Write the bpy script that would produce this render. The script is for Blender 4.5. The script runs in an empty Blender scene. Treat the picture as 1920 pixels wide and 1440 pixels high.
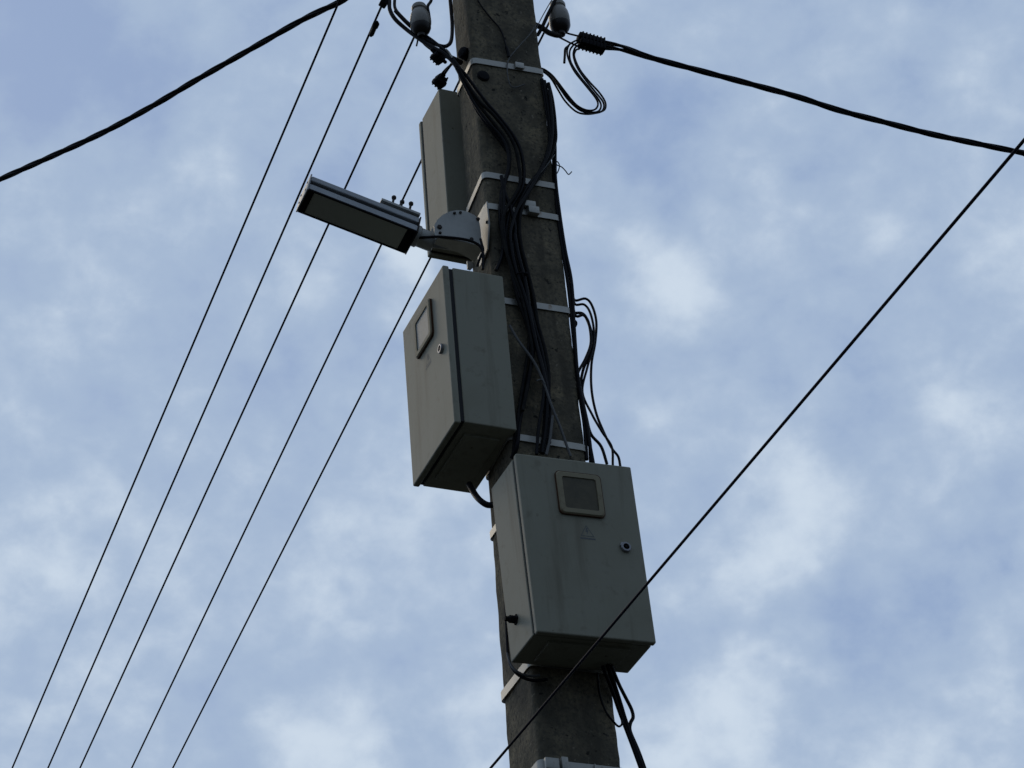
import bpy, bmesh, math, random
from mathutils import Vector, Matrix, noise
random.seed(7)

# ------------------------------------------------------------------ camera
sc = bpy.context.scene
COL = sc.collection
ZO = 5.2067                                   # height of the lowest cabinet's lower edge
ROT = Matrix(((0.9272866, -0.3649443, -0.0833980),      # right
              (0.1440364, 0.5534470, -0.8203353),       # down
              (0.3455331, 0.7486736, 0.5657692)))       # forward
F = 5594.6                                    # focal length in photo pixels (1920 wide)
CAM = Vector((-2.65134914, -5.74412264, -3.60674042 + ZO))
cd = bpy.data.cameras.new("camera")
cam = bpy.data.objects.new("camera", cd)
COL.objects.link(cam)
R, D, W_ = ROT[0], ROT[1], ROT[2]
cam.matrix_world = Matrix(((R[0], -D[0], -W_[0], CAM[0]), (R[1], -D[1], -W_[1], CAM[1]),
                           (R[2], -D[2], -W_[2], CAM[2]), (0, 0, 0, 1)))
cd.sensor_width = 36
cd.lens = 36 * F / 1920
cd.clip_start = 0.05
cd.clip_end = 3000
sc.camera = cam

# ------------------------------------------------------------------ world, sun, exposure
SUN_EL, SUN_AZ = math.radians(38), math.radians(-7)     # behind the pole, to the left; azimuth from +Y towards +X
sc.view_settings.view_transform = 'Standard'
sc.view_settings.look = 'None'
sc.view_settings.exposure = 0
sc.view_settings.gamma = 1
world = bpy.data.worlds.new("World")
sc.world = world
world.use_nodes = True


def build_world():
    nt = world.node_tree
    nt.nodes.clear()
    N, L = nt.nodes.new, nt.links.new

    def math_(op, a, b=None, c=None, clamp=False):
        n = N('ShaderNodeMath'); n.operation = op; n.use_clamp = clamp
        for i, v in enumerate((a, b, c)):
            if v is None: continue
            if isinstance(v, (int, float)): n.inputs[i].default_value = v
            else: L(v, n.inputs[i])
        return n.outputs[0]

    def vmath(op, a, b=None):
        n = N('ShaderNodeVectorMath'); n.operation = op
        for i, v in enumerate((a, b)):
            if v is None: continue
            if isinstance(v, (tuple, Vector)): n.inputs[i].default_value = v
            else: L(v, n.inputs[i])
        return n

    def mix(fac, a, b, blend='MIX'):
        n = N('ShaderNodeMix'); n.data_type = 'RGBA'; n.blend_type = blend
        for s, v in ((0, fac), (6, a), (7, b)):
            if isinstance(v, (int, float)): n.inputs[s].default_value = v
            elif isinstance(v, tuple): n.inputs[s].default_value = v + (1,)
            else: L(v, n.inputs[s])
        return n.outputs[2]

    def smooth(v, lo, hi):
        n = N('ShaderNodeMapRange'); n.interpolation_type = 'SMOOTHSTEP'
        L(v, n.inputs[0]); n.inputs[1].default_value = lo; n.inputs[2].default_value = hi
        return n.outputs[0]

    out = N('ShaderNodeOutputWorld')
    bg = N('ShaderNodeBackground'); bg.inputs[1].default_value = 0.1
    sky = N('ShaderNodeTexSky'); sky.sky_type = 'NISHITA'; sky.sun_disc = False
    sky.sun_elevation = SUN_EL; sky.sun_rotation = SUN_AZ
    sky.air_density = 1.0; sky.dust_density = 1.5; sky.ozone_density = 1.5
    tc = N('ShaderNodeTexCoord')
    d = tc.outputs['Generated']
    # clouds: layered noise over the directions of the sky, with a soft warp
    mp = N('ShaderNodeMapping'); L(d, mp.inputs[0])
    mp.inputs['Scale'].default_value = (1.0, 1.0, 1.25)
    mp.inputs['Location'].default_value = (0.31, 0.12, 0.07)

    def ns(scale, detail, rough, dist, off=(0, 0, 0)):
        v = vmath('ADD', mp.outputs[0], off).outputs[0]
        n = N('ShaderNodeTexNoise'); L(v, n.inputs['Vector'])
        n.inputs['Scale'].default_value = scale; n.inputs['Detail'].default_value = detail
        n.inputs['Roughness'].default_value = rough; n.inputs['Distortion'].default_value = dist
        return n.outputs[0]
    big = ns(8.0, 3, 0.5, 0.3)
    mid = ns(24.0, 8, 0.52, 0.1, (3.1, 1.7, 0.4))
    fine = ns(52.0, 6, 0.55, 0.15, (7.7, 2.9, 5.1))
    dens = math_('ADD', math_('MULTIPLY', big, 0.26), math_('ADD', math_('MULTIPLY', mid, 0.54), math_('MULTIPLY', fine, 0.34)))
    dens = math_('ADD', dens, 0.07)
    # ragged outlines for the thicker and thinner stretches of cloud, which hang at fixed bearings in the sky
    wn = N('ShaderNodeTexNoise'); L(mp.outputs[0], wn.inputs['Vector']); wn.inputs['Scale'].default_value = 24; wn.inputs['Detail'].default_value = 4
    wv = vmath('SCALE', vmath('SUBTRACT', wn.outputs['Color'], (0.5, 0.5, 0.5)).outputs[0]); wv.inputs['Scale'].default_value = 0.055
    dw = vmath('ADD', d, wv.outputs[0]).outputs[0]
    for (az, el, wid, amp) in CLOUDS:
        a, e = math.radians(az), math.radians(el)
        c = (math.sin(a) * math.cos(e), math.cos(a) * math.cos(e), math.sin(e))
        dist = vmath('DISTANCE', dw, c).outputs['Value']
        g = smooth(dist, math.radians(wid), 0.0)
        dens = math_('ADD', dens, math_('MULTIPLY', g, amp * 0.80))
    cover = smooth(dens, 0.38, 0.66)
    white = smooth(dens, 0.61, 0.88)
    blue = mix(0.93, sky.outputs[0], (2.65, 3.7, 5.8))
    cl = mix(white, (3.85, 4.9, 6.55), (6.0, 6.95, 8.1))
    col = mix(cover, blue, cl)
    # sky dimming shaped by hand: darker and bluer behind the viewer, keeping front faces dark
    s = (math.sin(0.14) * math.cos(0.70), math.cos(0.14) * math.cos(0.70), math.sin(0.70))
    dot = vmath('DOT_PRODUCT', d, s).outputs['Value']
    fall = N('ShaderNodeMapRange'); L(dot, fall.inputs[0])
    fall.inputs[1].default_value = -0.6; fall.inputs[2].default_value = 0.78
    fall.inputs[3].default_value = 0.0; fall.inputs[4].default_value = 1.0
    sky_dim = mix(fall.outputs[0], (0.37, 0.41, 0.44), (1.0, 1.0, 1.0))
    col = mix(1.0, col, sky_dim, 'MULTIPLY')
    L(col, bg.inputs[0]); L(bg.outputs[0], out.inputs[0])


# bearing, elevation, angular radius (degrees), more (+) or less (-) cloud
CLOUDS = [(30.23, 31.6, 2.18, 0.26), (29.01, 35.78, 1.92, 0.2), (31.19, 37.16, 1.41, 0.16), (35.21, 32.3, 2.05, 0.22), (28.19, 27.14, 2.94, 0.25),
          (29.76, 28.28, 1.54, 0.14), (28.83, 33.32, 1.41, 0.15), (23.02, 36.85, 1.28, 0.3), (20.33, 27.92, 2.3, 0.16), (16.07, 39.23, 2.3, 0.08),
          (20.03, 30.37, 1.41, 0.08), (33.72, 35.85, 1.54, 0.1), (24.52, 28.22, 2.05, 0.1), (33.14, 30.57, 2.05, 0.1), (13.68, 34.07, 3.33, 0.06),
          (33.2, 26.48, 1.92, 0.12), (13.99, 41.23, 3.33, -0.38), (20.89, 35.74, 1.41, -0.12), (29.2, 38.95, 2.56, -0.18), (34.52, 34.48, 2.3, -0.12),
          (27.53, 34.5, 1.41, -0.1), (32.27, 28.65, 2.3, -0.12), (18.74, 30.63, 1.02, -0.07), (32.09, 33.62, 1.66, -0.08), (19.2, 41.4, 2.05, -0.08),
          (32.61, 39.43, 2.05, -0.05), (29.03, 32.37, 1.41, -0.08), (19.56, 38.76, 1.79, -0.05), (17.01, 36.08, 2.56, 0.02), (31.33, 29.81, 1.54, -0.06),
          (35.56, 39.57, 2.56, -0.04)]
build_world()
sd = bpy.data.lights.new("sun", 'SUN'); sd.energy = 0.5; sd.angle = math.radians(25); sd.color = (1, 0.82, 0.55)
sun = bpy.data.objects.new("sun", sd); COL.objects.link(sun)
sun.location = (0, 0, 20)
sv = Vector((math.sin(SUN_AZ) * math.cos(SUN_EL), math.cos(SUN_AZ) * math.cos(SUN_EL), math.sin(SUN_EL)))
sun.rotation_euler = sv.to_track_quat('Z', 'Y').to_euler()


# ------------------------------------------------------------------ materials
def material(name, base, rough=0.6, metal=0.0, spots=None, nscale=8.0, detail=6, bump=0.0, bscale=60.0, streak=None, spec=0.5):
    """Principled surface; spots = (colour, low, high) blends a second colour by noise; streak = vertical dirt runs."""
    m = bpy.data.materials.new(name); m.use_nodes = True
    nt = m.node_tree; b = nt.nodes['Principled BSDF']; N, L = nt.nodes.new, nt.links.new
    b.inputs['Roughness'].default_value = rough; b.inputs['Metallic'].default_value = metal
    b.inputs['Specular IOR Level'].default_value = spec
    tc = N('ShaderNodeTexCoord'); co = tc.outputs['Object']

    def ns(scale, det, stretch=None, rgh=0.6):
        v = co
        if stretch:
            mp = N('ShaderNodeMapping'); L(co, mp.inputs[0]); mp.inputs['Scale'].default_value = stretch; v = mp.outputs[0]
        n = N('ShaderNodeTexNoise'); L(v, n.inputs['Vector']); n.inputs['Scale'].default_value = scale
        n.inputs['Detail'].default_value = det; n.inputs['Roughness'].default_value = rgh
        return n.outputs[0]

    def ramp(v, lo, hi):
        r = N('ShaderNodeMapRange'); L(v, r.inputs[0]); r.inputs[1].default_value = lo; r.inputs[2].default_value = hi
        return r.outputs[0]

    def mix(fac, a, c):
        n = N('ShaderNodeMix'); n.data_type = 'RGBA'; L(fac, n.inputs[0])
        for s, v in ((6, a), (7, c)):
            if isinstance(v, tuple): n.inputs[s].default_value = v + (1,)
            else: L(v, n.inputs[s])
        return n.outputs[2]
    col = base
    for sp in (spots or []):
        c2, lo, hi, s = sp
        col = mix(ramp(ns(s, detail), lo, hi), col, c2)
    if streak:
        c2, lo, hi, s = streak
        col = mix(ramp(ns(s, 5, (1, 1, 0.09)), lo, hi), col, c2)
    if isinstance(col, tuple): b.inputs['Base Color'].default_value = col + (1,)
    else: L(col, b.inputs['Base Color'])
    if bump:
        bp = N('ShaderNodeBump'); bp.inputs['Strength'].default_value = bump; bp.inputs['Distance'].default_value = 0.004
        L(ns(bscale, 7), bp.inputs['Height']); L(bp.outputs[0], b.inputs['Normal'])
    return m


M = {}
M['concrete'] = material('weathered_concrete', (0.165, 0.140, 0.097), 0.95, spots=[((0.27, 0.22, 0.14), 0.5, 0.75, 22.0), ((0.07, 0.064, 0.05), 0.45, 0.64, 8.0), ((0.085, 0.078, 0.06), 0.48, 0.64, 90.0), ((0.02, 0.02, 0.018), 0.62, 0.68, 48.0), ((0.24, 0.21, 0.16), 0.63, 0.70, 80.0)], streak=((0.07, 0.062, 0.048), 0.5, 0.75, 26.0), bump=1.0, bscale=60, spec=0.2)
M['paint'] = material('grey_enamel', (0.27, 0.262, 0.205), 0.55, spots=[((0.235, 0.225, 0.168), 0.42, 0.7, 4.0), ((0.21, 0.197, 0.148), 0.58, 0.72, 26.0), ((0.10, 0.07, 0.045), 0.70, 0.74, 38.0)], streak=((0.19, 0.175, 0.13), 0.52, 0.75, 22.0), bump=0.12, bscale=9, spec=0.2)
M['gasket'] = material('black_seal_and_groove_shade', (0.012, 0.012, 0.014), 0.7, spec=0.3)
M['cable'] = material('black_cable_sheath', (0.0055, 0.0055, 0.008), 0.55, spec=0.14)
M['dustycable'] = material('dusty_cable_sheath', (0.017, 0.016, 0.015), 0.75, spots=[((0.008, 0.008, 0.009), 0.4, 0.6, 40.0)], spec=0.12)
M['greycable'] = material('grey_cable_sheath', (0.10, 0.10, 0.10), 0.6, spec=0.3)
M['teal'] = material('bare_tie_wire', (0.05, 0.09, 0.11), 0.5)
M['wire'] = material('overhead_conductor', (0.006, 0.007, 0.018), 0.7, spec=0.08)
M['strap'] = material('galvanised_steel_band', (0.41, 0.40, 0.365), 0.5, 0.6, spots=[((0.36, 0.35, 0.32), 0.42, 0.7, 9.0), ((0.20, 0.14, 0.09), 0.62, 0.74, 30.0)])
M['darksteel'] = material('rusty_dark_steel', (0.03, 0.026, 0.024), 0.7, 0.4, spots=[((0.06, 0.04, 0.03), 0.5, 0.7, 30.0)])
M['zinc'] = material('zinc_bracket_steel', (0.37, 0.37, 0.35), 0.5, 0.25, spots=[((0.28, 0.28, 0.27), 0.45, 0.7, 12.0)], spec=0.3)
M['alu'] = material('aluminium_housing', (0.34, 0.36, 0.38), 0.5, 0.3, spots=[((0.27, 0.28, 0.30), 0.4, 0.7, 10.0)], spec=0.3)
M['lens'] = material('dark_lamp_lens', (0.46, 0.45, 0.37), 0.45, spec=0.3)
M['blackplastic'] = material('black_plastic', (0.006, 0.0055, 0.008), 0.7, spec=0.12)
M['bezel'] = material('yellowed_plastic', (0.245, 0.215, 0.14), 0.6, spots=[((0.17, 0.13, 0.08), 0.55, 0.7, 25.0)], spec=0.3)
M['seal'] = material('stained_brown_seal', (0.075, 0.034, 0.016), 0.7, spec=0.2)
M['skypane'] = material('pane_with_sky_sheen', (0.25, 0.27, 0.265), 0.45, spots=[((0.21, 0.22, 0.21), 0.4, 0.65, 25.0)], spec=0.25)  # pale tone puts the sky's reflection on the left-facing pane into its colour
M['pane'] = material('dusty_window_pane', (0.105, 0.092, 0.060), 0.42, spots=[((0.075, 0.068, 0.047), 0.4, 0.65, 30.0)], spec=0.2)
M['porcelain'] = material('glazed_porcelain', (0.22, 0.205, 0.18), 0.4, spots=[((0.15, 0.135, 0.115), 0.45, 0.7, 14.0)])
M['porcelain_dark'] = material('shaded_brown_porcelain', (0.022, 0.018, 0.017), 0.35, spec=0.25)  # near-black brown carries the shade under and inside the insulator skirt
M['lockmetal'] = material('lock_metal', (0.25, 0.25, 0.27), 0.4, 0.6)
M['ink'] = material('faded_print', (0.11, 0.115, 0.115), 0.6)
M['ground'] = material('worn_asphalt_ground', (0.022, 0.022, 0.019), 0.95, spots=[((0.015, 0.019, 0.009), 0.45, 0.6, 0.35)], bump=0.4, bscale=40)


# ------------------------------------------------------------------ helpers
def ray(u, v):
    return ROT.transposed() @ Vector(((u - 960) / F, (v - 720) / F, 1))


def at(u, v, y):
    """point seen at photo pixel (u, v) on the vertical plane y"""
    d = ray(u, v)
    return CAM + d * ((y - CAM.y) / d.y)


def on_plane(u, v, p0, n):
    d = ray(u, v)
    return CAM + d * ((p0 - CAM).dot(n) / d.dot(n))


def spline(pts, step=6):
    """Catmull-Rom through the points"""
    p = [Vector(q) for q in pts]
    if len(p) < 3: return p
    ext = [p[0] * 2 - p[1]] + p + [p[-1] * 2 - p[-2]]
    out = []
    for i in range(1, len(ext) - 2):
        a, b, c, d = ext[i - 1:i + 3]
        for k in range(step):
            t = k / step
            out.append(0.5 * ((2 * b) + (c - a) * t + (2 * a - 5 * b + 4 * c - d) * t * t + (3 * b - a - 3 * c + d) * t ** 3))
    out.append(p[-1])
    return out


def frames(path):
    """parallel-transport frames along the path"""
    n = len(path); res = []
    t0 = (path[1] - path[0]).normalized()
    u = t0.orthogonal().normalized()
    for i in range(n):
        t = (path[min(i + 1, n - 1)] - path[max(i - 1, 0)]).normalized()
        u = (u - t * u.dot(t)).normalized()
        res.append((t, u, t.cross(u)))
    return res


def add_tube(bm, path, r, seg=10, caps=True):
    path = [Vector(q) for q in path]
    fr = frames(path); rings = []
    for p, (t, u, v) in zip(path, fr):
        rings.append([bm.verts.new(p + (u * math.cos(2 * math.pi * k / seg) + v * math.sin(2 * math.pi * k / seg)) * r) for k in range(seg)])
    for a, b in zip(rings, rings[1:]):
        for k in range(seg):
            bm.faces.new((a[k], a[(k + 1) % seg], b[(k + 1) % seg], b[k]))
    if caps:
        bm.faces.new(rings[0][::-1]); bm.faces.new(rings[-1])


def add_box(bm, lo, hi, bevel=0.0, seg=2, mat=None):
    lo, hi = Vector(lo), Vector(hi)
    g = bmesh.ops.create_cube(bm, size=1.0)
    vs = g['verts']
    for v in vs:
        v.co = Vector(((lo[i] + hi[i]) / 2 + v.co[i] * (hi[i] - lo[i]) for i in range(3)))
    if bevel:
        es = list({e for v in vs for e in v.link_edges})
        r = bmesh.ops.bevel(bm, geom=es, offset=bevel, segments=seg, affect='EDGES', profile=0.5)
        vs = list({v for f in r['faces'] for v in f.verts} | {v for v in vs if v.is_valid})
    if mat is not None:
        bmesh.ops.transform(bm, matrix=mat, verts=[v for v in vs if v.is_valid])


def add_lathe(bm, prof, mat=Matrix(), seg=28):
    """profile [(radius, height)] turned about local z"""
    rings = []
    for r, h in prof:
        rings.append([bm.verts.new(mat @ Vector((r * math.cos(2 * math.pi * k / seg), r * math.sin(2 * math.pi * k / seg), h))) for k in range(seg)])
    for a, b in zip(rings, rings[1:]):
        for k in range(seg):
            bm.faces.new((a[k], a[(k + 1) % seg], b[(k + 1) % seg], b[k]))
    bm.faces.new(rings[0][::-1]); bm.faces.new(rings[-1])


def add_prism(bm, outline, y0, y1, mat=Matrix()):
    """outline in local x/z extruded along local y"""
    a = [bm.verts.new(mat @ Vector((x, y0, z))) for x, z in outline]
    b = [bm.verts.new(mat @ Vector((x, y1, z))) for x, z in outline]
    n = len(a)
    bm.faces.new(a); bm.faces.new(b[::-1])
    for k in range(n):
        bm.faces.new((a[(k + 1) % n], a[k], b[k], b[(k + 1) % n]))


def zto(axis):
    return Vector(axis).normalized().to_track_quat('Z', 'Y').to_matrix().to_4x4()


def mesh_obj(name, bm, mat, parent=None, loc=None, smooth=35):
    """link the bmesh as ONE object; loc moves the origin there (mesh given in parent's or world space)"""
    if loc is not None:
        bmesh.ops.translate(bm, verts=bm.verts, vec=-Vector(loc))
    bmesh.ops.recalc_face_normals(bm, faces=bm.faces)
    me = bpy.data.meshes.new(name); bm.to_mesh(me); bm.free()
    me.materials.append(mat)
    if smooth:
        me.shade_smooth()
        me.set_sharp_from_angle(angle=math.radians(smooth))
    o = bpy.data.objects.new(name, me); COL.objects.link(o)
    if loc is not None: o.location = loc
    if parent: o.parent = parent
    return o


def tag(o, label=None, cat=None, group=None, kind=None):
    for k, v in (('label', label), ('category', cat), ('group', group), ('kind', kind)):
        if v: o[k] = v
    return o


def empty(name, mat, label, cat, group=None):
    o = bpy.data.objects.new(name, None); COL.objects.link(o)
    o.matrix_world = mat; o.empty_display_size = 0.1
    return tag(o, label, cat, group)


def W3(p):                                     # pole frame -> world
    return Vector((p[0], p[1], p[2] + ZO))


# ------------------------------------------------------------------ ground
bm = bmesh.new()
n = 40
for i in range(n + 1):
    for j in range(n + 1):
        s = lambda k: math.copysign(abs(k / (n / 2) - 1) ** 3, k - n / 2) * 1500
        x, y = s(i), s(j)
        bm.verts.new((x, y, 0))
bm.verts.ensure_lookup_table()
for i in range(n):
    for j in range(n):
        a = i * (n + 1) + j
        bm.faces.new([bm.verts[k] for k in (a, a + n + 1, a + n + 2, a + 1)])
g = mesh_obj('ground', bm, M['ground']); tag(g, kind='structure')


# ------------------------------------------------------------------ pole
def section(z, off=0.0):
    """pole outline at relative height z: trapezoid, wide face to the viewer (y = 0.19), narrower at the back"""
    w = max(0.0, -0.3 - z) * 0.008
    fl, fr = 0.061 + 0.003 * z - w, 0.282 + 0.003 * z + w
    by = 0.42 - 0.02 * z + w
    bl = 0.077 + 0.0096 * z - w
    br = fr - (0.016 + 0.0066 * z)
    o = off
    return [Vector((fl - o, 0.19 - o)), Vector((fr + o, 0.19 - o)), Vector((br + o, by + o)), Vector((bl - o, by + o))]


def outline(z, off=0.0, ch=0.018, k=3):
    c = section(z, off); out = []
    for i in range(4):
        p, a, b = c[i], c[i - 1], c[(i + 1) % 4]
        pa, pb = p + (a - p).normalized() * ch, p + (b - p).normalized() * ch
        for j in range(k + 1):
            t = j / k
            out.append((pa * (1 - t) ** 2 + p * 2 * t * (1 - t) + pb * t * t))
    return out


def dense(poly, step):
    out = []
    for i in range(len(poly)):
        a, b = poly[i], poly[(i + 1) % len(poly)]
        m = max(1, int((b - a).length / step))
        for j in range(m): out.append(a.lerp(b, j / m))
    return out


bm = bmesh.new()
rings = []
zs = [-5.4 + 0.25 * i for i in range(18)]
z = zs[-1]
while z < 3.0:
    z += 0.018
    zs.append(z)
NP = len(dense(outline(0), 0.02))
for z in zs:
    ring = []
    c2 = outline(z)
    # fixed count round the outline
    L_ = [0.0]
    for i in range(len(c2)): L_.append(L_[-1] + (c2[(i + 1) % len(c2)] - c2[i]).length)
    # resample proportionally inside every edge of the reference outline
    ref = outline(0); pts = []
    for i in range(len(ref)):
        m = max(1, int((ref[(i + 1) % len(ref)] - ref[i]).length / 0.016))
        for j in range(m): pts.append(c2[i].lerp(c2[(i + 1) % len(c2)], j / m))
    cx = sum((q for q in pts), Vector((0, 0))) / len(pts)
    for q in pts:
        p = Vector((q.x, q.y, z + ZO))
        dn = noise.noise(p * 11) * 0.0022 + noise.noise(p * 32) * 0.0014 + min(0, noise.noise(p * 20 + Vector((5, 1, 2))) + 0.35) * 0.006
        q2 = q + (q - cx).normalized() * dn
        ring.append(bm.verts.new((q2.x, q2.y, z + ZO)))
    rings.append(ring)
for a, b in zip(rings, rings[1:]):
    m = len(a)
    for k in range(m): bm.faces.new((a[k], a[(k + 1) % m], b[(k + 1) % m], b[k]))
bm.faces.new(rings[-1]); bm.faces.new(rings[0][::-1])
pole = mesh_obj('utility_pole', bm, M['concrete'], loc=(0.17, 0.3, 0), smooth=40)
tag(pole, 'weathered grey concrete utility pole carrying the cabinets and cables', 'utility pole')


def pole_local(o):
    o.parent = pole; o.matrix_parent_inverse = pole.matrix_world.inverted()


bpy.context.view_layer.update()
for (u, v) in ((868, 99), (906, 143)):
    p = at(u, v, 0.189) if u > 880 else on_plane(u, v, Vector((0.066, 0.2, 0)), Vector((1, 0.1, 0)))
    ax = Vector((0, -1, 0)) if u > 880 else Vector((-1, -0.35, 0))
    b = bmesh.new()
    add_lathe(b, [(0.0185, -0.02), (0.0185, 0.003), (0.015, 0.007), (0.003, 0.008)], Matrix.Translation(p) @ zto(ax), 20)
    o = mesh_obj('bolt_hole', b, M['blackplastic'], loc=p); pole_local(o)


# ------------------------------------------------------------------ steel bands
def band(zl, zr, zb, label, h=0.02, tail=None, buckle=None, off=0.0025):
    """closed band round the pole: heights at front-left, front-right and back-left"""
    zc = (zl + zr) / 2
    o1 = outline(zc, off, 0.02, 4); o2 = outline(zc, off + 0.0022, 0.02, 4)
    ax = (zr - zl) / 0.222; ay = (zb - zl) / 0.21
    b = bmesh.new(); rows = []
    for p, q in zip(o1, o2):
        zz = ZO + zl + ax * (p.x - 0.063) + ay * (p.y - 0.19) + noise.noise(Vector((p.x * 9, p.y * 9, zl))) * 0.0015
        rows.append([b.verts.new((c.x, c.y, zz + s * h / 2)) for c, s in ((p, -1), (q, -1), (q, 1), (p, 1))])
    m = len(rows)
    for i in range(m):
        r, s = rows[i], rows[(i + 1) % m]
        for k in range(4): b.faces.new((r[k], r[(k + 1) % 4], s[(k + 1) % 4], s[k]))
    root = mesh_obj('steel_band', b, M['strap'], loc=(0.17, 0.19, ZO + zl), smooth=30)
    tag(root, label, 'steel band', 'steel bands round the pole')
    for bx in (buckle or []):
        b = bmesh.new()
        x0, x1, dz0, dz1, dep = bx
        zz = zl + ax * ((x0 + x1) / 2 - 0.063)
        add_box(b, (x0, 0.19 - off - dep, ZO + zz + dz0), (x1, 0.19 - off - 0.0035, ZO + zz + dz1), 0.0015)
        o = mesh_obj('buckle', b, M['strap'], loc=((x0 + x1) / 2, 0.18, ZO + zz))
        o.parent = root; o.matrix_parent_inverse = Matrix.Translation(root.location).inverted()
    return root


band(2.005, 2.012, 2.045, 'steel band nearest the top, tied with a thin wire above the tall narrow cabinet', buckle=[(0.195, 0.222, -0.009, 0.012, 0.011)])
band(1.585, 1.588, 1.60, 'plain steel band crossing the pole just above the lamp bracket band', buckle=[(0.175, 0.19, -0.012, 0.012, 0.006)])
band(1.474, 1.475, 1.51, 'steel band with a square buckle holding the lamp bracket', buckle=[(0.165, 0.208, 0.012, 0.032, 0.016), (0.183, 0.215, -0.012, 0.0115, 0.02)])
band(1.150, 1.154, 1.17, 'steel band emerging from behind the upper right edge of the middle cabinet')
band(0.706, 0.703, 0.72, 'steel band just above the top of the lowest cabinet')
band(0.50, 0.50, 0.53, 'steel band showing only as a short end left of the lowest cabinet', h=0.022)
band(0.03, 0.03, 0.05, 'steel band just under the lowest cabinet, bright end at the pole edge', h=0.026, off=0.004)
band(-0.262, -0.262, -0.25, 'pale steel band at the bottom edge of the view with a clamp', h=0.034, off=0.004,
     buckle=[(0.066, 0.102, -0.014, 0.016, 0.016), (0.108, 0.125, -0.016, 0.02, 0.02), (0.20, 0.203, -0.017, 0.017, 0.008)])


# ------------------------------------------------------------------ cabinets
CW, CD, CH = 0.32, 0.1745, 0.511
DT = 0.018


def rounded(cx, cz, w, h, r, k=5):
    out = []
    for (sx, sz, a0) in ((1, 1, 0), (-1, 1, 90), (-1, -1, 180), (1, -1, 270)):
        for j in range(k + 1):
            a = math.radians(a0 + 90 * j / k)
            out.append((cx + sx * (w / 2 - r) + r * math.cos(a), cz + sz * (h / 2 - r) + r * math.sin(a)))
    return out


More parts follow.
